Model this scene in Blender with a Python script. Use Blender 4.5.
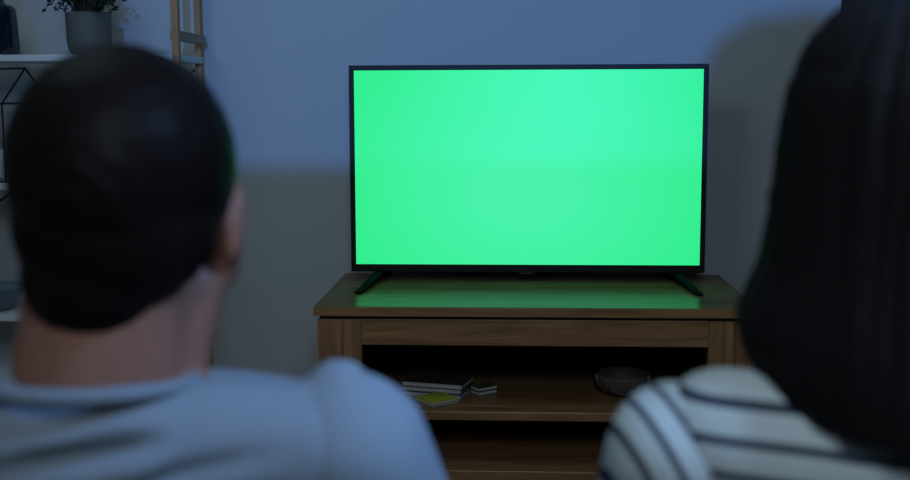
import bpy, bmesh, math, random
from mathutils import Vector, Matrix, noise
PI = math.pi
for o in list(bpy.data.objects): bpy.data.objects.remove(o)
C = bpy.context.scene.collection
scene = bpy.context.scene

# ------------------------------------------------------------------ camera
cd = bpy.data.cameras.new('camera'); cam = bpy.data.objects.new('camera', cd); C.objects.link(cam)
scene.camera = cam
CAM = Vector((-0.0527, -2.6434, 1.1194)); yaw, pit, rol = 0.051, 0.1267, -0.0035
fw = Vector((-math.sin(yaw)*math.cos(pit), math.cos(yaw)*math.cos(pit), -math.sin(pit)))
r0 = Vector((math.cos(yaw), math.sin(yaw), 0)); u0 = r0.cross(fw)
r1 = r0*math.cos(rol)+u0*math.sin(rol); u1 = -r0*math.sin(rol)+u0*math.cos(rol)
cam.matrix_world = Matrix(((r1.x, u1.x, -fw.x, CAM.x), (r1.y, u1.y, -fw.y, CAM.y), (r1.z, u1.z, -fw.z, CAM.z), (0, 0, 0, 1)))
cd.sensor_width = 36; cd.lens = 1126.05/910*36
cd.dof.use_dof = True; cd.dof.focus_distance = 3.0; cd.dof.aperture_fstop = 3.6; cd.clip_start = 0.05

# ------------------------------------------------------------------ world, lights, exposure
scene.view_settings.view_transform = 'Standard'; scene.view_settings.look = 'None'
scene.view_settings.gamma = 1; scene.view_settings.exposure = 0; scene.view_settings.use_curve_mapping = False
w = bpy.data.worlds.new('world'); scene.world = w; w.use_nodes = True
w.node_tree.nodes['Background'].inputs[0].default_value = (0.05, 0.08, 0.2, 1)
w.node_tree.nodes['Background'].inputs[1].default_value = 0.3

def light(name, kind, loc, target, energy, color, size=0.5, size_y=None, spread=None):
    l = bpy.data.lights.new(name, kind); l.energy = energy; l.color = color
    if kind == 'AREA':
        l.size = size
        if size_y: l.shape = 'RECTANGLE'; l.size_y = size_y
        if spread: l.spread = math.radians(spread)
    else: l.shadow_soft_size = size
    o = bpy.data.objects.new(name, l); C.objects.link(o); o.location = loc
    o.rotation_euler = (Vector(target)-Vector(loc)).to_track_quat('-Z', 'Y').to_euler()
    return o
sl = light('key_spot', 'SPOT', (0.6, -7.0, 1.865), (0.38, 0.57, 1.3), 700, (0.09, 0.33, 1.0), 0.016)  # unseen blue key, added to light the upper wall through the rear opening
sl.data.spot_size = math.radians(30); sl.data.spot_blend = 0.75
light('ceiling_glow', 'AREA', (-1.0, -1.1, 2.42), (-0.1, 0.6, 0.7), 5.1, (0.70, 1.0, 1.18), 0.75)
light('rear_glow', 'AREA', (0.05, -3.25, 2.05), (0.0, -1.7, 0.85), 13.0, (0.74, 0.93, 1.12), 0.6)
light('side_glow', 'AREA', (0.72, -2.12, 1.95), (-0.12, -1.83, 0.82), 1.6, (0.26, 0.50, 1.0), 0.2, spread=50)

# ------------------------------------------------------------------ materials
def mat(name, col, rough=0.6, metal=0.0, spec=0.5, bump=0.0, bscale=200, var=0.0, vscale=8, emis=None, estr=1, coat=0, sss=0, alpha_t=0):
    m = bpy.data.materials.new(name); m.use_nodes = True; nt = m.node_tree; b = nt.nodes['Principled BSDF']
    b.inputs['Base Color'].default_value = (*col, 1); b.inputs['Roughness'].default_value = rough
    b.inputs['Metallic'].default_value = metal; b.inputs['Specular IOR Level'].default_value = spec
    b.inputs['Coat Weight'].default_value = coat
    if sss: b.inputs['Subsurface Weight'].default_value = sss; b.inputs['Subsurface Radius'].default_value = (0.02, 0.008, 0.004); b.inputs['Subsurface Scale'].default_value = 1
    tc = nt.nodes.new('ShaderNodeTexCoord')
    if var:
        n = nt.nodes.new('ShaderNodeTexNoise'); n.inputs['Scale'].default_value = vscale; n.inputs['Detail'].default_value = 5
        nt.links.new(tc.outputs['Object'], n.inputs['Vector'])
        r = nt.nodes.new('ShaderNodeValToRGB')
        r.color_ramp.elements[0].position = 0.3; r.color_ramp.elements[1].position = 0.7
        r.color_ramp.elements[0].color = (*[c*(1-var) for c in col], 1); r.color_ramp.elements[1].color = (*[min(1, c*(1+var)) for c in col], 1)
        nt.links.new(n.outputs['Fac'], r.inputs[0]); nt.links.new(r.outputs[0], b.inputs['Base Color'])
    if bump:
        n = nt.nodes.new('ShaderNodeTexNoise'); n.inputs['Scale'].default_value = bscale; n.inputs['Detail'].default_value = 4
        nt.links.new(tc.outputs['Object'], n.inputs['Vector'])
        bp = nt.nodes.new('ShaderNodeBump'); bp.inputs['Strength'].default_value = bump; bp.inputs['Distance'].default_value = 0.002
        nt.links.new(n.outputs['Fac'], bp.inputs['Height']); nt.links.new(bp.outputs[0], b.inputs['Normal'])
    if emis: b.inputs['Emission Color'].default_value = (*emis, 1); b.inputs['Emission Strength'].default_value = estr
    return m

def wood(name, c0, c1, axis=0, rough=0.35, scale=1.0, knots=True, spec=0.3):
    m = bpy.data.materials.new(name); m.use_nodes = True; nt = m.node_tree; L = nt.links; b = nt.nodes['Principled BSDF']
    tc = nt.nodes.new('ShaderNodeTexCoord'); mp = nt.nodes.new('ShaderNodeMapping')
    s = [14*scale]*3; s[axis] = 1.2*scale; mp.inputs['Scale'].default_value = s
    L.new(tc.outputs['Object'], mp.inputs[0])
    n = nt.nodes.new('ShaderNodeTexNoise'); n.inputs['Scale'].default_value = 2.5; n.inputs['Detail'].default_value = 8; n.inputs['Distortion'].default_value = 1.2
    L.new(mp.outputs[0], n.inputs['Vector'])
    mp2 = nt.nodes.new('ShaderNodeMapping'); s2 = [150*scale]*3; s2[axis] = 4*scale; mp2.inputs['Scale'].default_value = s2
    L.new(tc.outputs['Object'], mp2.inputs[0])
    n2 = nt.nodes.new('ShaderNodeTexNoise'); n2.inputs['Scale'].default_value = 1.0; n2.inputs['Detail'].default_value = 3
    L.new(mp2.outputs[0], n2.inputs['Vector'])
    mx = nt.nodes.new('ShaderNodeMath'); mx.operation = 'MULTIPLY_ADD'; mx.inputs[1].default_value = 0.35
    L.new(n2.outputs['Fac'], mx.inputs[0]); L.new(n.outputs['Fac'], mx.inputs[2])
    r = nt.nodes.new('ShaderNodeValToRGB'); e = r.color_ramp.elements
    e[0].position = 0.45; e[0].color = (*c0, 1); e[1].position = 0.9; e[1].color = (*c1, 1)
    L.new(mx.outputs[0], r.inputs[0]); out = r.outputs[0]
    if knots:
        mp3 = nt.nodes.new('ShaderNodeMapping'); s3 = [9*scale]*3; s3[axis] = 3.4*scale; mp3.inputs['Scale'].default_value = s3
        L.new(tc.outputs['Object'], mp3.inputs[0])
        v = nt.nodes.new('ShaderNodeTexVoronoi'); v.inputs['Scale'].default_value = 1.0; L.new(mp3.outputs[0], v.inputs['Vector'])
        k = nt.nodes.new('ShaderNodeValToRGB'); k.color_ramp.elements[0].position = 0.03; k.color_ramp.elements[1].position = 0.13
        k.color_ramp.elements[0].color = (0.45, 0.4, 0.35, 1); k.color_ramp.elements[1].color = (1, 1, 1, 1)
        L.new(v.outputs['Distance'], k.inputs[0])
        mm = nt.nodes.new('ShaderNodeMix'); mm.data_type = 'RGBA'; mm.blend_type = 'MULTIPLY'; mm.inputs[0].default_value = 1
        L.new(out, mm.inputs[6]); L.new(k.outputs[0], mm.inputs[7]); out = mm.outputs[2]
    L.new(out, b.inputs['Base Color'])
    b.inputs['Roughness'].default_value = rough
    bp = nt.nodes.new('ShaderNodeBump'); bp.inputs['Strength'].default_value = 0.12; bp.inputs['Distance'].default_value = 0.001
    L.new(mx.outputs[0], bp.inputs['Height']); L.new(bp.outputs[0], b.inputs['Normal'])
    b.inputs['Specular IOR Level'].default_value = spec
    return m

def stripe_mat(name, base, dark, attr, frac):
    m = bpy.data.materials.new(name); m.use_nodes = True; nt = m.node_tree; L = nt.links; b = nt.nodes['Principled BSDF']
    a = nt.nodes.new('ShaderNodeAttribute'); a.attribute_name = attr
    f = nt.nodes.new('ShaderNodeMath'); f.operation = 'FRACT'; L.new(a.outputs['Fac'], f.inputs[0])
    r = nt.nodes.new('ShaderNodeValToRGB'); e = r.color_ramp.elements
    e[0].position = frac-0.04; e[0].color = (*dark, 1); e[1].position = frac+0.02; e[1].color = (*base, 1)
    x = e.new(0.96); x.color = (*base, 1); y = e.new(1.0); y.color = (*dark, 1)
    L.new(f.outputs[0], r.inputs[0]); L.new(r.outputs[0], b.inputs['Base Color'])
    b.inputs['Roughness'].default_value = 0.95; b.inputs['Specular IOR Level'].default_value = 0.1
    tc = nt.nodes.new('ShaderNodeTexCoord'); n = nt.nodes.new('ShaderNodeTexNoise'); n.inputs['Scale'].default_value = 600
    L.new(tc.outputs['Object'], n.inputs['Vector'])
    bp = nt.nodes.new('ShaderNodeBump'); bp.inputs['Strength'].default_value = 0.3; bp.inputs['Distance'].default_value = 0.001
    L.new(n.outputs['Fac'], bp.inputs['Height']); L.new(bp.outputs[0], b.inputs['Normal'])
    return m

def screen_mat():
    m = bpy.data.materials.new('green_screen'); m.use_nodes = True; nt = m.node_tree; L = nt.links; b = nt.nodes['Principled BSDF']
    b.inputs['Base Color'].default_value = (0.01, 0.01, 0.01, 1); b.inputs['Roughness'].default_value = 0.35
    tc = nt.nodes.new('ShaderNodeTexCoord'); mp = nt.nodes.new('ShaderNodeMapping')
    mp.inputs['Location'].default_value = (0, 0, -0.28*1.9+0.15); mp.inputs['Scale'].default_value = (1.25, 0, 1.9)
    L.new(tc.outputs['Object'], mp.inputs[0])
    ln = nt.nodes.new('ShaderNodeVectorMath'); ln.operation = 'LENGTH'; L.new(mp.outputs[0], ln.inputs[0])
    r = nt.nodes.new('ShaderNodeValToRGB'); e = r.color_ramp.elements
    e[0].position = 0.15; e[0].color = (0.062, 0.89, 0.40, 1); e[1].position = 0.78; e[1].color = (0.022, 0.84, 0.235, 1)
    L.new(ln.outputs['Value'], r.inputs[0]); L.new(r.outputs[0], b.inputs['Emission Color']); b.inputs['Emission Strength'].default_value = 1.0
    return m

M = dict(
 wall=mat('wall_paint', (0.50, 0.51, 0.52), 0.9, bump=0.1, bscale=300, spec=0.2),
 shadewall=mat('wall_paint_in_shade', (0.045, 0.042, 0.05), 0.9, spec=0.2),  # wall out of the light: its shade is put into the base colour
 ceil=mat('ceiling_paint', (0.5, 0.5, 0.5), 0.9),
 floor=wood('floor_wood', (0.07, 0.035, 0.02), (0.16, 0.085, 0.05), 0, 0.4),
 woodx=wood('brown_wood_long', (0.23, 0.110, 0.046), (0.46, 0.245, 0.112), 0, 0.30),
 woodtop=wood('brown_wood_top', (0.13, 0.070, 0.033), (0.25, 0.145, 0.075), 0, 0.22, spec=0.06),  # same brown wood, colour darkened to hold down the screen's green glow
 woodz=wood('brown_wood_upright', (0.23, 0.110, 0.046), (0.46, 0.245, 0.112), 2, 0.38),
 woody=wood('brown_wood_side', (0.23, 0.110, 0.046), (0.46, 0.245, 0.112), 1, 0.38),
 pine=wood('pine_pole', (0.34, 0.17, 0.065), (0.50, 0.27, 0.12), 2, 0.5, knots=False),
 pinerung=wood('pine_rung', (0.30, 0.20, 0.13), (0.42, 0.29, 0.20), 1, 0.5, knots=False),
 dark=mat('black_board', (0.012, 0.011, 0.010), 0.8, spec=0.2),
 black=mat('black_plastic', (0.008, 0.008, 0.009), 0.5, spec=0.3),
 blackmetal=mat('black_wire', (0.012, 0.012, 0.015), 0.45, metal=0.3),
 footblack=mat('matt_black', (0.004, 0.004, 0.004), 0.8, spec=0.05),
 logo=mat('grey_emblem', (0.12, 0.12, 0.12), 0.3, metal=0.8),
 screen=screen_mat(),
 white=mat('white_board', (0.72, 0.74, 0.76), 0.5),
 concrete=mat('grey_ceramic', (0.115, 0.112, 0.10), 0.75, bump=0.2, bscale=120, var=0.08),
 soil=mat('dark_soil', (0.02, 0.014, 0.01), 0.95, bump=0.8, bscale=90),
 leaf=mat('dark_green_leaf', (0.018, 0.036, 0.018), 0.6, var=0.4, vscale=30),
 stem=mat('brown_stem', (0.04, 0.03, 0.015), 0.8),
 glass=mat('blue_glaze', (0.008, 0.018, 0.03), 0.14, var=0.5, vscale=160, coat=0.6),
 bowlm=mat('etched_metal_bowl', (0.10, 0.075, 0.06), 0.6, metal=0.1, var=0.35, vscale=300),
 bowlline=mat('etched_pale_line', (0.30, 0.26, 0.23), 0.5, metal=0.2),
 cblue=mat('pale_blue_ceramic', (0.16, 0.2, 0.25), 0.4),
 page=mat('book_pages', (0.62, 0.62, 0.58), 0.9, bump=0.5, bscale=700),
 cov_brown=mat('brown_cover', (0.10, 0.05, 0.04), 0.45, var=0.5, vscale=25),
 cov_grey=mat('grey_cover', (0.16, 0.17, 0.18), 0.5),
 cov_teal=mat('slate_cover', (0.09, 0.13, 0.15), 0.5),
 cov_yellow=mat('yellow_green_cover', (0.50, 0.52, 0.03), 0.5),
 cov_blue=mat('navy_cover', (0.03, 0.04, 0.09), 0.5),
 cov_olive=mat('olive_cover', (0.10, 0.10, 0.03), 0.5, var=0.4, vscale=30),
 cov_dark=mat('dark_cover', (0.05, 0.04, 0.045), 0.5),
 skin=mat('skin', (0.27, 0.12, 0.08), 0.6, sss=0.12, var=0.08, vscale=30),
 skin2=mat('fair_skin', (0.50, 0.30, 0.23), 0.55, sss=0.12),
 hair=mat('dark_brown_hair', (0.008, 0.0055, 0.005), 0.5, spec=0.07),
 hair2=mat('black_brown_hair', (0.0075, 0.006, 0.006), 0.75, spec=0.12),
 tee=mat('grey_jersey', (0.205, 0.235, 0.27), 0.95, spec=0.1, bump=0.3, bscale=500, var=0.06, vscale=12),
 collar=mat('grey_rib', (0.19, 0.22, 0.255), 0.95, spec=0.1),
 denim=mat('dark_denim', (0.03, 0.045, 0.08), 0.9, bump=0.3, bscale=400),
 sock=mat('grey_sock', (0.2, 0.2, 0.2), 0.95),
 stripe=stripe_mat('striped_knit', (0.52, 0.57, 0.56), (0.022, 0.03, 0.06), 'stripe', 0.25),
 sofa=mat('grey_sofa_fabric', (0.13, 0.14, 0.15), 0.95, bump=0.4, bscale=350),
 eyew=mat('eye_white', (0.7, 0.7, 0.7), 0.2), iris=mat('brown_iris', (0.05, 0.03, 0.02), 0.2), lip=mat('lips', (0.4, 0.15, 0.13), 0.5),
 metalgrey=mat('terracotta', (0.25, 0.12, 0.08), 0.7),
)

# ------------------------------------------------------------------ helpers
def obj(name, bm, m, parent=None, smooth=False, bevel=0.0, label=None):
    me = bpy.data.meshes.new(name); bmesh.ops.recalc_face_normals(bm, faces=bm.faces[:]); bm.to_mesh(me); bm.free()
    o = bpy.data.objects.new(name, me); C.objects.link(o)
    for mm in (m if isinstance(m, (list, tuple)) else [m]): me.materials.append(mm)
    if smooth:
        for p in me.polygons: p.use_smooth = True
    if parent: o.parent = parent
    if bevel:
        b = o.modifiers.new('bevel', 'BEVEL'); b.width = bevel; b.segments = 2; b.limit_method = 'ANGLE'
    if label: o['label'] = label
    return o
def thing(name, label, cat, loc=(0, 0, 0), rotz=0, group=None):
    o = bpy.data.objects.new(name, None); C.objects.link(o); o.location = loc; o.rotation_euler = (0, 0, rotz)
    o.empty_display_size = 0.05; tag(o, label, cat, group); return o
def tag(o, label, cat, group=None):
    o['label'] = label; o['category'] = cat
    if group: o['group'] = group
    return o
def struct(name, bm, m, **k):
    o = obj(name, bm, m, **k); o['kind'] = 'structure'; return o
def box(bm, x0, x1, y0, y1, z0, z1, mi=0, mtx=None):
    vs = [bm.verts.new((x, y, z)) for x in (x0, x1) for y in (y0, y1) for z in (z0, z1)]
    if mtx:
        for v in vs: v.co = mtx @ v.co
    for f in ((0, 1, 3, 2), (4, 6, 7, 5), (0, 4, 5, 1), (2, 3, 7, 6), (0, 2, 6, 4), (1, 5, 7, 3)):
        bm.faces.new([vs[i] for i in f]).material_index = mi
    return bm
def B(*a, **k): return box(bmesh.new(), *a, **k)
def tube(bm, pts, r, n=8, closed=False):
    pts = [Vector(p) for p in pts]; rings = []; N = len(pts)
    up = Vector((0.13, 0.21, 0.97)).normalized()
    for i, p in enumerate(pts):
        if closed: t = pts[(i+1) % N]-pts[i-1]
        else: t = pts[min(i+1, N-1)]-pts[max(i-1, 0)]
        t.normalize(); a = t.cross(up).normalized(); b = t.cross(a); rr = r[i] if isinstance(r, (list, tuple)) else r
        rings.append([bm.verts.new(p+(a*math.cos(2*PI*k/n)+b*math.sin(2*PI*k/n))*rr) for k in range(n)])
    for i in range(N if closed else N-1):
        A, D = rings[i], rings[(i+1) % N]
        for k in range(n): bm.faces.new((A[k], A[(k+1) % n], D[(k+1) % n], D[k]))
    if not closed: bm.faces.new(rings[0][::-1]); bm.faces.new(rings[-1])
    return bm
def lathe(bm, prof, n=40, cx=0, cy=0):
    rings = []
    for r, z in prof:
        if r < 1e-5: rings.append([bm.verts.new((cx, cy, z))])
        else: rings.append([bm.verts.new((cx+r*math.cos(2*PI*k/n), cy+r*math.sin(2*PI*k/n), z)) for k in range(n)])
    for A, D in zip(rings, rings[1:]):
        for k in range(n):
            q = [A[k % len(A)], A[(k+1) % len(A)], D[(k+1) % len(D)], D[k % len(D)]]
            f = []
            for v in q:
                if v not in f: f.append(v)
            if len(f) > 2: bm.faces.new(f)
    return bm

# organic surfaces: tapered capsules and ellipsoids fused into one skin
def cap(bm, p1, ra, p2, rb, n=20, flat=None):
    p1, p2 = Vector(p1), Vector(p2); d = p2-p1; L = d.length or 1e-6; q = d.to_track_quat('Z', 'X').to_matrix().to_4x4()
    rings = []; H = 6
    prof = [(ra*math.cos(a), ra*math.sin(a)) for a in [(-PI/2)*(1-i/H) for i in range(H+1)]] + [(rb*math.cos(a), L+rb*math.sin(a)) for a in [PI/2*i/H for i in range(H+1)]]
    t = bmesh.new(); lathe(t, [(max(r, 0), z) for r, z in prof], n)
    for v in t.verts:
        if flat: v.co.x *= flat[0]; v.co.y *= flat[1]
        v.co = p1+(q @ v.co)
    bmesh.ops.recalc_face_normals(t, faces=t.faces[:])
    me = bpy.data.meshes.new('t'); t.to_mesh(me); t.free(); bm.from_mesh(me); bpy.data.meshes.remove(me)
def ell(bm, c, r, rot=(0, 0, 0), n=28):
    t = bmesh.new(); bmesh.ops.create_uvsphere(t, u_segments=n, v_segments=n//2, radius=1)
    from mathutils import Euler
    mt = Matrix.Translation(c) @ Euler(rot).to_matrix().to_4x4() @ Matrix.Diagonal((*r, 1))
    for v in t.verts: v.co = mt @ v.co
    bmesh.ops.recalc_face_normals(t, faces=t.faces[:])
    me = bpy.data.meshes.new('t'); t.to_mesh(me); t.free(); bm.from_mesh(me); bpy.data.meshes.remove(me)
def blob(name, bm, m, parent, voxel=0.006, smooth=8, xf=None, disp=None, attr=None):
    """fuse all overlapping solids of bm into one continuous skin"""
    me = bpy.data.meshes.new(name)
    if xf is not None:
        for v in bm.verts: v.co = xf @ v.co
    bm.to_mesh(me); bm.free()
    o = bpy.data.objects.new(name, me); C.objects.link(o)
    r = o.modifiers.new('r', 'REMESH'); r.mode = 'VOXEL'; r.voxel_size = voxel
    if smooth: s = o.modifiers.new('s', 'SMOOTH'); s.factor = 0.5; s.iterations = smooth
    dg = bpy.context.evaluated_depsgraph_get(); dg.update()
    new = bpy.data.meshes.new_from_object(o.evaluated_get(dg)); o.modifiers.clear(); o.data = new; bpy.data.meshes.remove(me); new.name = name
    if disp:
        ns = [v.normal.copy() for v in new.vertices]
        for v, nn in zip(new.vertices, ns): v.co += nn*disp(v.co, nn)
    if attr:
        at = new.attributes.new('stripe', 'FLOAT', 'POINT')
        for i, v in enumerate(new.vertices): at.data[i].value = attr(v.co)
    new.materials.clear()
    for mm in (m if isinstance(m, (list, tuple)) else [m]): new.materials.append(mm)
    for p in new.polygons: p.use_smooth = True
    o.parent = parent
    return o

# ------------------------------------------------------------------ the setting
WY = 0.57; XR = 0.852; XL = -2.5; YB = -4.8; ZC = 2.6
struct('floor', B(XL, 2.4, YB, WY, -0.1, 0.0), M['floor'])
struct('ceiling', B(XL, 2.4, YB, WY+0.1, ZC, ZC+0.1), M['ceil'])
struct('wall_front', B(XL, XR, WY, WY+0.1, 0, ZC), M['wall'])
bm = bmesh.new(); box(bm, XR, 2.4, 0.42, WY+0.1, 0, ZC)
struct('wall_right', bm, M['shadewall'])
struct('wall_left', B(XL-0.1, XL, YB, WY+0.1, 0, ZC), M['wall'])
struct('wall_side', B(2.4, 2.5, YB, WY+0.1, 0, ZC), M['shadewall'])
bm = bmesh.new(); SILL = 1.59  # opening added out of view, sill height set to cut the key light
box(bm, XL, 2.4, YB-0.06, YB, 0, SILL); box(bm, XL, 2.4, YB-0.06, YB, 2.35, ZC)
box(bm, XL, -0.9, YB-0.06, YB, SILL, 2.35); box(bm, 1.9, 2.4, YB-0.06, YB, SILL, 2.35)
struct('wall_back', bm, M['wall'])
struct('baseboard_front', B(XL, XR, WY-0.012, WY, 0, 0.08), M['white'], bevel=0.003)
t = thing('shadow_blocker', 'unseen round blocker added to cast a shadow on the front wall', 'shadow_blocker', (0.652, -4.83, SILL))  # out of view, added to shape the round shadow beside the TV
obj('pot', lathe(bmesh.new(), [(0, 0), (0.088, 0), (0.090, 0.05), (0.089, 0.070), (0.078, 0.103), (0.05, 0.121), (0, 0.127)]), M['metalgrey'], t, True)  # body of the added shadow blocker

# ------------------------------------------------------------------ TV stand
ZT = 0.62
st = thing('tv_stand', 'brown wooden media stand with open shelves carrying the television', 'tv stand', (0, 0, 0))
obj('top', B(-0.529, 0.529, 0, 0.52, ZT-0.0235, ZT), M['woodtop'], st, bevel=0.003)
obj('edge_band', B(-0.529, 0.529, -0.0015, 0.0008, ZT-0.0225, ZT-0.001), M['woodx'], st)  # added strip, keeps the front edge lighter than the darkened top
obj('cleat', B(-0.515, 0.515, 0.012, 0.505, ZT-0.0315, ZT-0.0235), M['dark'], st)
for sx in (-1, 1):
    x0, x1 = sorted((sx*0.521, sx*0.415))
    xm = (x0+x1)/2+0.008
    bm = bmesh.new(); box(bm, x0, xm-0.0015, 0.005, 0.04, 0, ZT-0.0315); box(bm, xm+0.0015, x1, 0.005, 0.04, 0, ZT-0.0315)
    box(bm, xm-0.0015, xm+0.0015, 0.009, 0.04, 0, ZT-0.0315)
    obj('leg', bm, M['woodz'], st, bevel=0.002)
    x0, x1 = sorted((sx*0.521, sx*0.421+0*sx))
    bm = B(*sorted((sx*0.521, sx*0.50)), 0.04, 0.505, 0.03, ZT-0.0315)
    obj('side_panel', bm, M['woody'], st, bevel=0.002)
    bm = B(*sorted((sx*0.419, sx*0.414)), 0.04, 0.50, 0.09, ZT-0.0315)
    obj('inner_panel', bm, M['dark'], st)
obj('rail', B(-0.415, 0.415, 0.008, 0.03, 0.525, 0.589), M['woodx'], st, bevel=0.002)
obj('shelf', B(-0.414, 0.414, 0.015, 0.498, 0.338, 0.36), M['woodx'], st, bevel=0.002)
obj('bottom_board', B(-0.414, 0.414, 0.015, 0.498, 0.185, 0.212), M['woodx'], st, bevel=0.002)
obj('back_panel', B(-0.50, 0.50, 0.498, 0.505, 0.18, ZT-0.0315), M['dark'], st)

# ------------------------------------------------------------------ television
TX = -0.0129; TZ = 0.6439; TH = 0.5594; W2 = 0.48
tv = thing('television', 'flat black-framed television showing a plain bright green screen', 'television', (TX, 0.394, ZT))
z0 = TZ-ZT
bm = bmesh.new(); tl = 0.0104
mt = Matrix.Translation((0, 0, z0)) @ Matrix.Rotation(-tl, 4, 'X') 
sb, stp, sl, sr = 0.0205, 0.0135, 0.0135, 0.0135
def tbox(bm, *a): return box(bm, *a, mtx=mt)
tbox(bm, -W2, W2, 0.006, 0.030, 0, TH)
obj('housing', bm, M['black'], tv, bevel=0.003)
bm = bmesh.new(); tbox(bm, -0.30, 0.30, 0.030, 0.062, 0.04, 0.36); obj('back_housing', bm, M['black'], tv, bevel=0.012)
bm = bmesh.new()
tbox(bm, -W2, W2, 0, 0.006, TH-stp, TH); tbox(bm, -W2, W2, 0, 0.006, 0, sb)
tbox(bm, -W2, -W2+sl, 0, 0.006, sb, TH-stp); tbox(bm, W2-sr, W2, 0, 0.006, sb, TH-stp)
obj('bezel', bm, M['black'], tv, bevel=0.001)
scr = obj('screen', B(-W2+sl, W2-sr, 0.003, 0.0058, sb, TH-stp), M['screen'], tv, label='bright plain green display panel')
scr.matrix_local = mt
bm = bmesh.new(); tbox(bm, -0.022, 0.022, -0.003, 0.01, -0.006, 0.003); obj('emblem', bm, M['black'], tv, bevel=0.0015)
bm = bmesh.new(); tbox(bm, -0.012, 0.012, -0.004, -0.0028, -0.0035, -0.0015); obj('indicator', bm, M['logo'], tv)
for sx in (-1, 1):
    bm = bmesh.new()
    A = Vector((sx*0.400, 0.015, z0+0.004)); F = Vector((sx*0.432, -0.222, 0.0)); R = Vector((sx*0.385, 0.09, 0.0))
    def bar(p, q, w0, w1, h0, h1):
        d = (q-p); d.z = 0; s = Vector((-d.y, d.x, 0)).normalized(); vs = []
        for c, ww, hh in ((p, w0, h0), (q, w1, h1)):
            for a, b in ((-1, 0), (1, 0), (1, 1), (-1, 1)): vs.append(bm.verts.new(c+s*a*ww+Vector((0, 0, b*hh))))
        for i in range(4): bm.faces.new((vs[i], vs[(i+1) % 4], vs[4+(i+1) % 4], vs[4+i]))
        bm.faces.new(vs[:4][::-1]); bm.faces.new(vs[4:])
    mid = Vector((sx*0.400, 0.012, 0.012))
    bar(mid, F, 0.013, 0.009, 0.016, 0.006); bar(mid, R, 0.013, 0.009, 0.016, 0.006)
    box(bm, sx*0.400-0.016, sx*0.400+0.016, 0.004, 0.026, 0.012, z0+0.01)
    obj('foot', bm, M['footblack'], tv, bevel=0.002)

# ------------------------------------------------------------------ books and bowl on the shelf
def book(name, label, group, x, y, z, ang, w, d, h, cov, kind='book', softback=True):
    t = thing(name, label, kind, (x, y, z), math.radians(ang), group); c = 0.0012
    bm = bmesh.new(); box(bm, 0, w, 0, d, 0, c); box(bm, 0, w, 0, d, h-c, h); box(bm, 0, w, d-c, d, c, h-c)
    obj('cover', bm, M[cov], t)
    obj('pages', B(0.0025, w-0.0025, 0.0025, d-c, c, h-c), M['page'], t)
    return t
G = 'books lying on the stand shelf'
z = 0.3602
book('notebook', 'thin navy notebook at the bottom of the small front pair', G, -0.248, 0.040, z, 38, 0.085, 0.085, 0.0075, 'cov_blue', 'notebook')
book('notebook', 'small yellow-green notebook lying on top of the front pair', G, -0.2475, 0.037, z+0.0077, 38, 0.08, 0.075, 0.0075, 'cov_yellow', 'notebook')
zz = z
for lab, cov, dx, dy, a, h, wd in (('slate book at the bottom of the three-book stack', 'cov_teal', 0.0, 0.0, -15, 0.0125, 0.158),
                              ('grey book in the middle of the three-book stack', 'cov_grey', -0.004, 0.004, -13, 0.012, 0.161),
                              ('brown-covered book on top of the three-book stack', 'cov_brown', -0.002, 0.002, -14, 0.013, 0.163)):
    book('book', lab, G, -0.333+dx, 0.158+dy, zz, a, wd, 0.11, h, cov); zz += h+0.0002
book('book', 'lower dark book angled out to the right of the stack', G, -0.134, 0.156, z, 40, 0.060, 0.040, 0.011, 'cov_dark')
book('book', 'upper olive book angled out to the right of the stack', G, -0.135, 0.157, z+0.0112, 38, 0.060, 0.040, 0.010, 'cov_olive')

bw = thing('bowl', 'round etched metal bowl on the shelf beside the striped sleeve', 'bowl', (0.232, 0.200, 0.3601))
prof = [(a, b*0.78) for a, b in [(0, 0), (0.036, 0), (0.048, 0.006), (0.062, 0.026), (0.068, 0.048), (0.067, 0.066), (0.065, 0.071), (0.062, 0.070), (0.063, 0.05), (0.055, 0.024), (0.04, 0.008), (0, 0.006)]]
obj('body', lathe(bmesh.new(), prof, 48), M['bowlm'], bw, True)
bm = bmesh.new()
def surf(a, zz):
    pr = prof[1:6]; zz = max(pr[0][1], min(pr[-1][1], zz))
    for (ra, za), (rb, zb) in zip(pr, pr[1:]):
        if za <= zz <= zb: r = ra+(rb-ra)*(zz-za)/max(zb-za, 1e-6); break
    r += 0.0002; return (r*math.cos(a), r*math.sin(a), zz)
for k in range(6):
    a0 = k*PI/3+0.4
    for rad in (0.032, 0.026, 0.020, 0.014, 0.008):
        pts = []
        for i in range(17):
            th = PI+PI*i/16
            pts.append(surf(a0+rad*math.cos(th)/0.066, 0.051+rad*math.sin(th)*1.25))
        tube(bm, pts, 0.0006 if rad < 0.03 else 0.0011, 5)
tube(bm, [surf(2*PI*i/48, 0.0515) for i in range(48)], 0.0008, 5, True)
obj('etched_pattern', bm, M['bowlline'], bw)

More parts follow.
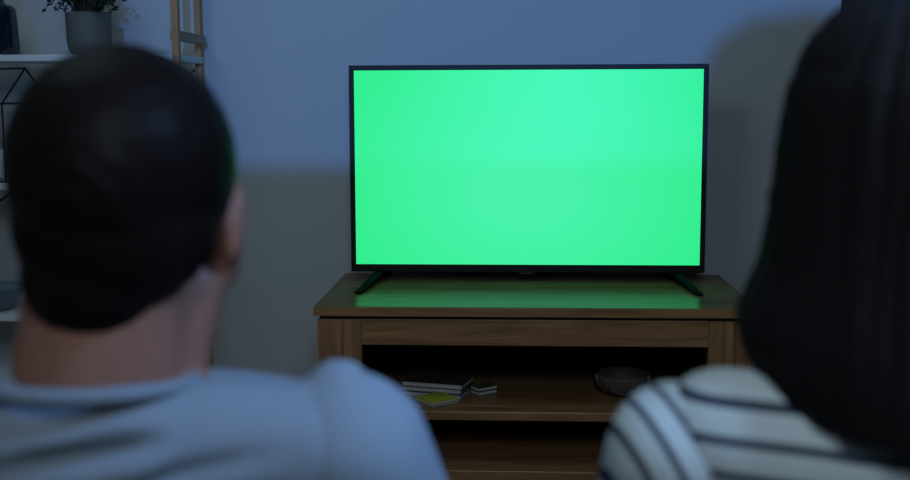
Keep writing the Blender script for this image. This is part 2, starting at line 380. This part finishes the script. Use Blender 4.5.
# ------------------------------------------------------------------ ladder shelf at left
ls = thing('ladder_shelf', 'pine frame shelf unit with white boards standing against the wall', 'shelf unit', (0, 0, 0))
XF = -0.912; YF, YK = 0.2, 0.5
for x in (XF, -1.95):
    for y in (YF, YK): obj('post', B(x-0.009+(0.011 if y == YF else -0.015), x+0.009+(0.011 if y == YF else -0.015), y-0.011, y+0.011, 0, 1.95), M['pine'], ls, bevel=0.002)
    for zr in (1.277, 1.85, 0.12): obj('rung', B(x-0.008, x+0.008, YF+0.011, YK-0.011, zr-0.013, zr+0.013), M['pinerung'], ls, bevel=0.002)
for zs in (1.2295, 0.90, 0.552, 0.20, 1.75):
    obj('board', B(-1.952, -0.913, YF+0.0115, YK-0.0115, zs-0.017, zs), M['white'], ls, bevel=0.002)
for za, zb in ((1.205, 0.56), (0.56, 1.205)):
    obj('brace', tube(bmesh.new(), [(-0.924, YK+0.0 if za > zb else YK+0.008, za), (-1.94, YK+0.0 if za > zb else YK+0.008, zb)], 0.0035), M['blackmetal'], ls, label='thin black metal cross brace')

vs = thing('vase', 'dark blue glazed bottle vase at the left end of the white shelf', 'vase', (-1.399, 0.27, 1.2296))
obj('body', lathe(bmesh.new(), [(0, 0), (0.058, 0), (0.061, 0.004), (0.060, 0.03), (0.056, 0.10), (0.054, 0.118), (0.050, 0.126), (0.036, 0.131), (0.028, 0.135), (0.026, 0.142), (0.026, 0.19), (0.030, 0.2), (0.024, 0.2), (0.022, 0.15), (0, 0.145)], 48), M['glass'], vs, True)

pp = thing('potted_plant', 'bushy small-leaved green plant in a grey ceramic pot on the white shelf', 'plant', (-1.150, 0.27, 1.2296))
obj('pot', lathe(bmesh.new(), [(0, 0), (0.036, 0), (0.046, 0.004), (0.053, 0.016), (0.056, 0.035), (0.0575, 0.106), (0.055, 0.108), (0.053, 0.106), (0.053, 0.09), (0, 0.09)], 48), M['concrete'], pp, True)
obj('soil', lathe(bmesh.new(), [(0, 0.09), (0.053, 0.09), (0.052, 0.098), (0, 0.102)], 24), M['soil'], pp, True)
random.seed(7)
sb_, lb_ = bmesh.new(), bmesh.new()
for k in range(230):
    a = random.uniform(0, 2*PI); tilt = random.uniform(0, 1)**0.75
    R_ = 0.015+0.068*tilt; H_ = 0.22*(1-tilt**2)+random.uniform(-0.045, 0.05)-0.005*tilt
    p0 = Vector((random.uniform(-0.03, 0.03), random.uniform(-0.03, 0.03), 0.09)); p2 = p0+Vector((R_*math.cos(a), R_*math.sin(a), max(H_*0.85+0.02, 0.028)))
    p1 = p0+Vector((R_*0.35*math.cos(a), R_*0.35*math.sin(a), max(0.10, H_*0.75)))
    pts = [p0*(1-t)**2+p1*2*t*(1-t)+p2*t*t for t in [i/7 for i in range(8)]]
    tube(sb_, pts, 0.0011, 4)
    for i in range(2, 8):
        for s in range(3):
            c = pts[i]; d = (pts[i]-pts[i-1]).normalized(); rnd = Vector((random.uniform(-1, 1), random.uniform(-1, 1), random.uniform(-0.7, 0.9))).normalized()
            dr = (d*0.5+rnd).normalized(); sd = dr.cross(Vector((random.uniform(-1, 1), random.uniform(-1, 1), 1))).normalized(); Ln = random.uniform(0.009, 0.015); wd = Ln*0.3
            nn = dr.cross(sd)*wd*0.25
            q = [c, c+dr*Ln*0.3+sd*wd, c+dr*Ln*0.7+sd*wd*0.9, c+dr*Ln, c+dr*Ln*0.7-sd*wd*0.9, c+dr*Ln*0.3-sd*wd]
            mid_ = [c+dr*Ln*0.3-nn, c+dr*Ln*0.7-nn]
            v = [lb_.verts.new(x) for x in q]; m_ = [lb_.verts.new(x) for x in mid_]
            for f in ((v[0], v[1], m_[0]), (v[1], v[2], m_[1], m_[0]), (v[2], v[3], m_[1]), (v[3], v[4], m_[1]), (v[4], v[5], m_[0], m_[1]), (v[5], v[0], m_[0])): lb_.faces.new(f)
obj('stems', sb_, M['stem'], pp); obj('foliage', lb_, M['leaf'], pp)

# wire house lantern on the middle board
ln_ = thing('wire_lantern', 'black wire house-shaped lantern standing below the white shelf', 'lantern', (-1.333, 0.29, 0.9001), math.radians(-30))
bm = bmesh.new(); hw, hl, he, hr = 0.075, 0.122, 0.205, 0.297
E_ = []
for x in (-hl*2, 0):
    E_ += [((x, -hw, 0.003), (x, -hw, he)), ((x, hw, 0.003), (x, hw, he)), ((x, -hw, he), (x, 0, hr)), ((x, hw, he), (x, 0, hr)), ((x, -hw, he), (x, hw, he)), ((x, -hw, 0.003), (x, hw, 0.003))]
for y, zq in ((-hw, 0.003), (hw, 0.003), (-hw, he), (hw, he), (0, hr)): E_.append(((-2*hl, y, zq), (0, y, zq)))
for a, b in E_: tube(bm, [a, b], 0.0027, 6)
obj('frame', bm, M['blackmetal'], ln_)
obj('candle', lathe(bmesh.new(), [(0, 0.006), (0.03, 0.006), (0.03, 0.08), (0.027, 0.083), (0, 0.080)], 24, -hl, 0), M['white'], ln_, True)
ln_.children[-1].name = 'candle'
t = thing('bowl', 'pale blue ceramic bowl on the low board at the left edge', 'bowl', (-1.448, 0.285, 0.5521))
obj('body', lathe(bmesh.new(), [(0, 0), (0.035, 0), (0.06, 0.02), (0.083, 0.06), (0.086, 0.066), (0.083, 0.066), (0.06, 0.028), (0, 0.01)], 40), M['cblue'], t, True)

# ------------------------------------------------------------------ sofa
sf = thing('sofa', 'low grey fabric sofa that both people sit on', 'sofa', (0, 0, 0))
SX0, SX1 = -0.95, 0.82
obj('base', B(SX0, SX1, -2.10, -1.44, 0.07, 0.25), M['sofa'], sf, bevel=0.02)
for x in (SX0+0.16, SX1-0.16):
    pass
for x0, x1 in ((SX0+0.16, -0.066), (-0.064, SX1-0.16)):
    obj('seat_cushion', B(x0, x1, -1.93, -1.40, 0.25, 0.375), M['sofa'], sf, bevel=0.035)
obj('back', B(SX0, SX1, -2.12, -2.0, 0.10, 0.72), M['sofa'], sf, bevel=0.03)
for x0, x1 in ((SX0, SX0+0.15), (SX1-0.15, SX1)): obj('arm', B(x0, x1, -2.05, -1.41, 0.2, 0.55), M['sofa'], sf, bevel=0.03)
for x in (SX0+0.08, SX1-0.08):
    for y in (-2.03, -1.50): obj('leg', tube(bmesh.new(), [(x, y, 0), (x, y, 0.08)], [0.015, 0.022], 12), M['woodz'], sf)

# ------------------------------------------------------------------ people
def face_head(bm, X, female=False):
    """solids of a head; X is the head's own matrix, face towards +y"""
    t = bmesh.new(); k = 0.95 if female else 1.0
    ell(t, (0, -0.018, 0.035), (0.077, 0.095, 0.084)); ell(t, (0, 0.028, -0.02), (0.060, 0.066, 0.078))
    ell(t, (0, 0.03, -0.07), (0.048, 0.05, 0.036)); ell(t, (0, 0.062, -0.090), (0.024, 0.018, 0.017)); ell(t, (0, 0.062, -0.055), (0.034, 0.026, 0.034))
    ell(t, (0, 0.075, 0.04), (0.052, 0.018, 0.03)); ell(t, (0.033, 0.060, -0.022), (0.026, 0.024, 0.030)); ell(t, (-0.033, 0.060, -0.022), (0.026, 0.024, 0.030))
    cap(t, (0, 0.086, 0.016), 0.007, (0, 0.106, -0.026), 0.0095); ell(t, (0.010, 0.094, -0.030), (0.007, 0.01, 0.006)); ell(t, (-0.010, 0.094, -0.030), (0.007, 0.01, 0.006))
    ell(t, (0, 0.084, -0.053), (0.023, 0.010, 0.005)); ell(t, (0, 0.083, -0.062), (0.019, 0.010, 0.006))
    for s in (-1, 1):
        ell(t, (s*0.031, 0.074, 0.006), (0.017, 0.012, 0.013))
        cap(t, (s*0.016, 0.086, 0.026), 0.006, (s*0.048, 0.074, 0.027), 0.006)
        # ear: concha, helix rim and lobe, standing out towards the rear
        ell(t, (s*0.073, -0.002, -0.021), (0.012, 0.014, 0.026))
        pts = []
        for i in range(9):
            a = -0.9+i*(4.2/8); pts.append((s*(0.0765+0.0075*math.sin(max(0, a-0.2)*0.75)), 0.010-0.022*math.sin(a*0.75+0.2), -0.014-0.031*math.cos(a)))
        for p, q in zip(pts, pts[1:]): cap(t, p, 0.0052, q, 0.0052, 10)
        ell(t, (s*0.077, -0.008, -0.016), (0.006, 0.017, 0.027)); ell(t, (s*0.074, 0.006, -0.050), (0.007, 0.009, 0.010))
    for v in t.verts: v.co = X @ (v.co*k)
    me = bpy.data.meshes.new('t'); t.to_mesh(me); t.free(); bm.from_mesh(me); bpy.data.meshes.remove(me)
def hand(bm, wrist, fdir, side, s=1.0):
    """palm and five curled fingers resting palm-down on a thigh; side=+1 right hand"""
    f = Vector(fdir).normalized(); up = Vector((0, 0, 1)); lat = f.cross(up).normalized()*side; up = lat.cross(f)*side
    w_ = Vector(wrist); pc = w_+f*0.05*s
    cap(bm, w_, 0.024*s, w_+f*0.025*s, 0.026*s, flat=(1, 1)); ell(bm, pc, (0.036*s, 0.036*s, 0.015*s))
    for i, (o_, L_) in enumerate(((-0.033, 0.062), (-0.011, 0.074), (0.011, 0.078), (0.033, 0.070))):
        a = pc+f*0.022*s+lat*(-o_*s); L_ *= s
        j1 = a+f*L_*0.5-up*0.004; j2 = j1+f*L_*0.27-up*L_*0.16; j3 = j2+f*L_*0.14-up*L_*0.2
        cap(bm, a, 0.0092*s, j1, 0.0088*s, 10); cap(bm, j1, 0.0088*s, j2, 0.008*s, 10); cap(bm, j2, 0.008*s, j3, 0.0072*s, 10)
    a = w_+f*0.022*s-lat*0.018*s; j1 = a+f*0.03*s-lat*0.028*s; j2 = j1+f*0.03*s-lat*0.008*s
    cap(bm, a, 0.013*s, j1, 0.0105*s, 10); cap(bm, j1, 0.0105*s, j2, 0.008*s, 10)

def limb(bm, pts):
    for (p, r), (q, s) in zip(pts, pts[1:]): cap(bm, p, r, q, s)

def legs(cx, hipy, kneeds, kneey, ankle_y, infl=0.0, rh=0.078, rk=0.052, feet=True, parts=('thigh', 'shin')):
    out = []
    for s, kx in kneeds:
        out.append((s, Vector((cx+s*0.085, hipy, 0.465)), Vector((cx+kx, kneey, 0.475)), Vector((cx+kx, ankle_y, 0.09))))
    return out

# --- man
man = thing('person', 'person in a grey T-shirt with short dark hair, seated at left with back turned', 'person', (-0.37, -1.77, 0))
MI = Matrix.Translation((0.37, 1.77, 0))
HX = Matrix.Translation((-0.344, -1.800, 1.034)) @ Matrix.Rotation(math.radians(9), 4, 'Z') @ Matrix.Rotation(math.radians(-3), 4, 'X')
bm = bmesh.new(); face_head(bm, HX)
for s in (-1, 1): cap(bm, HX @ Vector((s*0.044, 0.006, -0.06)), 0.026, (-0.362+s*0.036, -1.81, 0.89), 0.034)
cap(bm, (-0.354, -1.822, 0.985), 0.061, (-0.366, -1.820, 0.898), 0.067)
cap(bm, (-0.345, -1.80, 0.97), 0.052, (-0.362, -1.80, 0.87), 0.05)
RS, LS = Vector((-0.184, -1.815, 0.856)), Vector((-0.545, -1.835, 0.862))
RE, LE = Vector((-0.118, -1.72, 0.60)), Vector((-0.61, -1.72, 0.62))
RW, LW = Vector((-0.235, -1.50, 0.575)), Vector((-0.50, -1.50, 0.575))
ell(bm, (-0.367, -1.79, 0.73), (0.15, 0.082, 0.155)); ell(bm, (-0.367, -1.78, 0.57), (0.135, 0.09, 0.16)); ell(bm, (-0.367, -1.76, 0.47), (0.155, 0.11, 0.095))
cap(bm, (-0.31, -1.825, 0.88), 0.03, RS, 0.045); cap(bm, (-0.42, -1.825, 0.88), 0.03, LS, 0.045)
for S_, E2, W_, sd in ((RS, RE, RW, 1), (LS, LE, LW, -1)):
    limb(bm, [(S_, 0.047), (E2, 0.038), (E2*0.6+W_*0.4, 0.037), (W_, 0.025)])
    hand(bm, W_, (-0.05*sd, 1, -0.08), sd)
lg = legs(-0.367, -1.74, ((1, 0.12), (-1, -0.12)), -1.27, -1.22)
for s, h, k, a in lg:
    limb(bm, [(h, 0.070), (k, 0.048), (k*0.65+a*0.35, 0.050), (a, 0.032)])
    limb(bm, [(a+Vector((0, -0.02, -0.03)), 0.034), (a+Vector((0, 0.10, -0.055)), 0.030), (a+Vector((0, 0.15, -0.06)), 0.025)])
blob('body', bm, M['skin'], man, 0.0055, 4, MI)

# short hair
t = bmesh.new()
ell(t, (0, -0.024, 0.036), (0.0835, 0.098, 0.088)); ell(t, (-0.002, -0.050, -0.008), (0.072, 0.060, 0.062)); ell(t, (-0.018, -0.056, -0.044), (0.050, 0.042, 0.045))
ell(t, (0.0, 0.045, 0.085), (0.052, 0.04, 0.034))
for s in (-1, 1): cap(t, (s*0.072, 0.012, 0.03), 0.010, (s*0.073, 0.014, -0.002), 0.006, 10)
for v in t.verts: v.co = HX @ v.co
HXi = HX.inverted()
def hd(co, n):
    p = HXi @ (co-Vector((0.37, 1.77, 0)))
    w_ = Vector((p.x*90+noise.noise(p*30)*2.0, p.y*40, p.z*26))
    whorl = Vector((p.x+0.03, p.z-0.0)).length
    zc = -0.002+0.10*p.x-6*(p.x+0.02)**2
    st_ = 0.0035*(1/(1+math.exp(-(p.z-zc)/0.0025)))*math.exp(-((p.x+0.02)/0.05)**4)*max(0, 1-max(0, p.z-zc)/0.05) if p.y < 0 else 0
    return st_+noise.noise(w_)*0.0009+0.0010*math.sin(whorl*330+math.atan2(p.z, p.x+0.03)*2)*math.exp(-(whorl/0.05)**2)
blob('hair', t, M['hair'], man, 0.0035, 5, MI, disp=hd)

# T-shirt, sleeves, trousers, socks
def seg(co, a, b):
    a, b = Vector(a), Vector(b); d = b-a; t_ = max(0, min(1, (co-a).dot(d)/d.length_squared)); return (co-(a+d*t_)).length, t_
def mfold(co, n):
    p = co-Vector((0.37, 1.77, 0)); v = noise.noise(Vector((p.x*9+p.z*7, p.y*6, p.z*22-p.x*10)))*0.004+noise.noise(p*14)*0.003
    if n.y < 0.3:
        for a, b, w_, h_ in (((-0.44, -1.91, 0.855), (-0.25, -1.90, 0.895), 0.009, -0.015), ((-0.44, -1.91, 0.868), (-0.25, -1.9, 0.908), 0.009, 0.009),
                             ((-0.36, -1.91, 0.835), (-0.20, -1.88, 0.875), 0.010, -0.009), ((-0.43, -1.91, 0.885), (-0.37, -1.91, 0.876), 0.005, -0.006)):
            d, q = seg(p, a, b); v += h_*math.exp(-(d/w_)**2)*math.sin(PI*min(1, max(0.05, q)))
    return v
t = bmesh.new()
ell(t, (-0.367, -1.805, 0.74), (0.183, 0.108, 0.185)); ell(t, (-0.367, -1.785, 0.57), (0.155, 0.108, 0.18)); ell(t, (-0.367, -1.765, 0.47), (0.17, 0.125, 0.085))
cap(t, (-0.30, -1.842, 0.860), 0.052, (-0.20, -1.825, 0.853), 0.050); cap(t, (-0.42, -1.845, 0.868), 0.052, (-0.52, -1.83, 0.868), 0.050)
cap(t, (-0.30, -1.795, 0.858), 0.052, (-0.21, -1.80, 0.850), 0.050); cap(t, (-0.44, -1.795, 0.858), 0.052, (-0.52, -1.81, 0.852), 0.050); cap(t, (-0.41, -1.80, 0.848), 0.055, (-0.32, -1.80, 0.848), 0.055)
cap(t, (-0.41, -1.85, 0.862), 0.056, (-0.32, -1.85, 0.862), 0.056)
cap(t, (-0.200, -1.815, 0.872), 0.036, (-0.183, -1.813, 0.896), 0.027)
tee = blob('t_shirt', t, M['tee'], man, 0.006, 8, MI, disp=mfold)
def sfold(co, n):
    return noise.noise(Vector((co.x*10, co.y*10, co.z*24)))*0.004
for S_, E2 in ((RS, RE), (LS, LE)):
    t = bmesh.new(); S3 = S_+Vector((0.008 if S_ is RS else -0.008, 0, -0.004)); e = S3+(E2-S3)*0.72
    cap(t, S3, 0.061, S3+(e-S3)*0.4, 0.067); cap(t, S3+(e-S3)*0.4, 0.067, e, 0.060)
    sl_ = blob('sleeve', t, M['tee'], man, 0.006, 6, MI, disp=sfold); sl_.parent = tee
t = bmesh.new(); pts = []
for i in range(40):
    a = 2*PI*i/40; pts.append((0.004+0.075*math.cos(a), -0.066+0.069*math.sin(a), 0.909-0.006*math.sin(a)))
tube(t, pts, 0.0065, 8, True)
co_ = obj('collar', t, M['collar'], tee, True)
t = bmesh.new(); ell(t, (-0.367, -1.755, 0.468), (0.178, 0.125, 0.088))
for s, h, k, a in lg: limb(t, [(h, 0.084), (k, 0.064), (k*0.6+a*0.4, 0.060), (a+Vector((0, 0, 0.02)), 0.050)])
blob('trousers', t, M['denim'], man, 0.009, 4, MI, disp=sfold)
for s, h, k, a in lg:
    t = bmesh.new(); limb(t, [(a+Vector((0, 0, 0.05)), 0.038), (a+Vector((0, -0.02, -0.03)), 0.041), (a+Vector((0, 0.10, -0.052)), 0.037), (a+Vector((0, 0.155, -0.058)), 0.031)])
    blob('sock', t, M['sock'], man, 0.007, 4, MI)

# --- woman
wom = thing('person', 'person in a white and navy striped top with long dark hair', 'person', (0.235, -1.78, 0))
WO = Vector((0.235, -1.78, 0)); WI = Matrix.Translation(-WO)
GX = Matrix.Translation((0.236, -1.800, 1.072)) @ Matrix.Rotation(math.radians(9), 4, 'Z') @ Matrix.Rotation(math.radians(-2), 4, 'X')
bm = bmesh.new(); face_head(bm, GX, True)
cap(bm, (0.236, -1.812, 1.01), 0.048, (0.238, -1.835, 0.90), 0.052)
LS, RS = Vector((0.068, -1.835, 0.866)), Vector((0.40, -1.845, 0.872))
LE, RE = Vector((0.035, -1.66, 0.64)), Vector((0.46, -1.70, 0.62))
LW, RW = Vector((0.13, -1.45, 0.575)), Vector((0.36, -1.47, 0.575))
ell(bm, (0.24, -1.82, 0.76), (0.135, 0.08, 0.15)); ell(bm, (0.24, -1.79, 0.60), (0.11, 0.08, 0.15)); ell(bm, (0.24, -1.76, 0.47), (0.155, 0.11, 0.09))
cap(bm, (0.17, -1.84, 0.895), 0.028, LS, 0.036); cap(bm, (0.31, -1.845, 0.895), 0.028, RS, 0.036)
for S_, E2, W_, sd in ((RS, RE, RW, 1), (LS, LE, LW, -1)):
    limb(bm, [(S_, 0.038), (E2, 0.032), (E2*0.6+W_*0.4, 0.031), (W_, 0.021)])
    hand(bm, W_, (-0.05*sd, 1, -0.08), sd, 0.9)
lw = legs(0.24, -1.74, ((1, 0.10), (-1, -0.10)), -1.30, -1.24)
for s, h, k, a in lw:
    limb(bm, [(h, 0.068), (k, 0.045), (k*0.65+a*0.35, 0.046), (a, 0.029)])
    limb(bm, [(a+Vector((0, -0.02, -0.035)), 0.030), (a+Vector((0, 0.09, -0.06)), 0.027), (a+Vector((0, 0.13, -0.065)), 0.022)])
blob('body', bm, M['skin2'], wom, 0.0055, 4, WI)

# long straight hair: crown plus a C-shaped curtain falling over the back
t = bmesh.new()
tt = bmesh.new(); ell(tt, (0, -0.022, 0.036), (0.092, 0.100, 0.092))
for v in tt.verts: v.co = GX @ v.co
me = bpy.data.meshes.new('t'); tt.to_mesh(me); tt.free(); t.from_mesh(me); bpy.data.meshes.remove(me)
LV = [(1.150, 0.074, 0.088), (1.125, 0.090, 0.100), (1.10, 0.0950, 0.106), (1.07, 0.099, 0.108), (1.035, 0.103, 0.110), (1.00, 0.109, 0.113), (0.97, 0.119, 0.116), (0.945, 0.126, 0.118), (0.915, 0.120, 0.120), (0.887, 0.110, 0.120)]
NA = 36; hc = Vector((0.238, -1.825, 0)); grid_o, grid_i = [], []
for li, (zq, hx, hy) in enumerate(LV):
    ro, ri = [], []
    for k in range(NA+1):
        u_ = -1+2*k/NA; a = math.radians(142)*u_            # 0 = straight back
        zz = zq
        if li >= 6: zz = zq+(li-5)/4*0.045*abs(u_)**1.3
        sx_, cy_ = math.sin(a), -math.cos(a)
        tip = 0.55 if abs(u_) > 0.97 else 1
        ro.append(t.verts.new((hc.x+hx*sx_, hc.y+hy*cy_, zz)))
        ri.append(t.verts.new((hc.x+(hx-0.022)*sx_, hc.y+(hy-0.024)*cy_, zz)))
    grid_o.append(ro); grid_i.append(ri)
for i in range(len(LV)-1):
    for k in range(NA):
        t.faces.new((grid_o[i][k], grid_o[i][k+1], grid_o[i+1][k+1], grid_o[i+1][k])); t.faces.new((grid_i[i][k+1], grid_i[i][k], grid_i[i+1][k], grid_i[i+1][k+1]))
    for k in (0, NA): t.faces.new((grid_o[i][k], grid_o[i+1][k], grid_i[i+1][k], grid_i[i][k]))
for i in (0, len(LV)-1):
    for k in range(NA): t.faces.new((grid_o[i][k], grid_i[i][k], grid_i[i][k+1], grid_o[i][k+1]))
bmesh.ops.recalc_face_normals(t, faces=t.faces[:])
def wh(co, n):
    p = co+WO-hc; a = math.atan2(p.x, -p.y)
    return noise.noise(Vector((a*14, p.z*3, 1.7)))*0.0035+noise.noise(Vector((a*45, p.z*5, 4.1)))*0.0018
blob('hair', t, M['hair2'], wom, 0.004, 5, WI, disp=wh)

def wst(co):
    p = co+WO; return (p.z+0.07*p.x-0.839)/0.0245
def wfold(co, n): return noise.noise(Vector((co.x*8, co.y*8, co.z*14)))*0.004
t = bmesh.new()
ell(t, (0.245, -1.825, 0.76), (0.156, 0.098, 0.168)); ell(t, (0.24, -1.795, 0.60), (0.132, 0.10, 0.17)); ell(t, (0.24, -1.765, 0.49), (0.165, 0.12, 0.09))
cap(t, (0.17, -1.850, 0.868), 0.052, (0.101, -1.842, 0.877), 0.048); cap(t, (0.31, -1.852, 0.868), 0.048, (0.375, -1.845, 0.872), 0.044)
cap(t, (0.19, -1.86, 0.868), 0.050, (0.29, -1.86, 0.868), 0.050)
top = blob('striped_top', t, M['stripe'], wom, 0.006, 8, WI, disp=wfold, attr=wst)
for S_, E2, sd in ((LS, LE, -1), (RS, RE, 1)):
    t = bmesh.new(); W_ = LW if sd < 0 else RW
    cap(t, S_+Vector((-sd*0.001, 0.0, -0.005)), 0.051, S_*0.5+E2*0.5, 0.050); cap(t, S_*0.5+E2*0.5, 0.050, E2, 0.045); cap(t, E2, 0.045, W_-(W_-E2)*0.12, 0.032)
    c0 = S_
    def sst(co, sd=sd, c0=c0):
        p = co+WO-c0; return (sd*p.x*0.80-p.z*0.42-p.y*0.18)/0.0185+0.35
    s_ = blob('sleeve', t, M['stripe'], wom, 0.006, 6, WI, disp=wfold, attr=sst); s_.parent = top
t = bmesh.new(); pts = []
for i in range(40):
    a = 2*PI*i/40; pts.append((0.002+0.068*math.cos(a), -0.058+0.062*math.sin(a), 0.912-0.010*math.sin(a)))
tube(t, pts, 0.007, 8, True); obj('collar', t, mat('white_rib', (0.5, 0.56, 0.58), 0.95), top, True)
t = bmesh.new(); ell(t, (0.24, -1.755, 0.468), (0.170, 0.122, 0.088))
for s, h, k, a in lw: limb(t, [(h, 0.081), (k, 0.056), (k*0.6+a*0.4, 0.054), (a+Vector((0, 0, 0.02)), 0.038)])
blob('trousers', t, M['cov_dark'], wom, 0.009, 4, WI)
for s, h, k, a in lw:
    t = bmesh.new(); limb(t, [(a+Vector((0, 0, 0.04)), 0.034), (a+Vector((0, -0.02, -0.035)), 0.036), (a+Vector((0, 0.09, -0.055)), 0.033), (a+Vector((0, 0.135, -0.062)), 0.027)])
    blob('sock', t, M['sock'], wom, 0.007, 4, WI)
# eyes, for both
for X_, k, par, off in ((HX, 1.0, man, Vector((-0.37, -1.77, 0))), (GX, 0.95, wom, WO)):
    for s in (-1, 1):
        bm = bmesh.new(); ell(bm, (s*0.031*k, 0.0795*k, 0.006*k), (0.0115*k, 0.0085*k, 0.0055*k), n=16)
        for v in bm.verts: v.co = X_ @ v.co-off
        e_ = obj('eye', bm, M['eyew'], par, True)
        bm = bmesh.new(); ell(bm, (s*0.031*k, 0.0862*k, 0.006*k), (0.0046*k, 0.0025*k, 0.0046*k), n=12)
        for v in bm.verts: v.co = X_ @ v.co-off
        obj('iris', bm, M['iris'], e_, True)
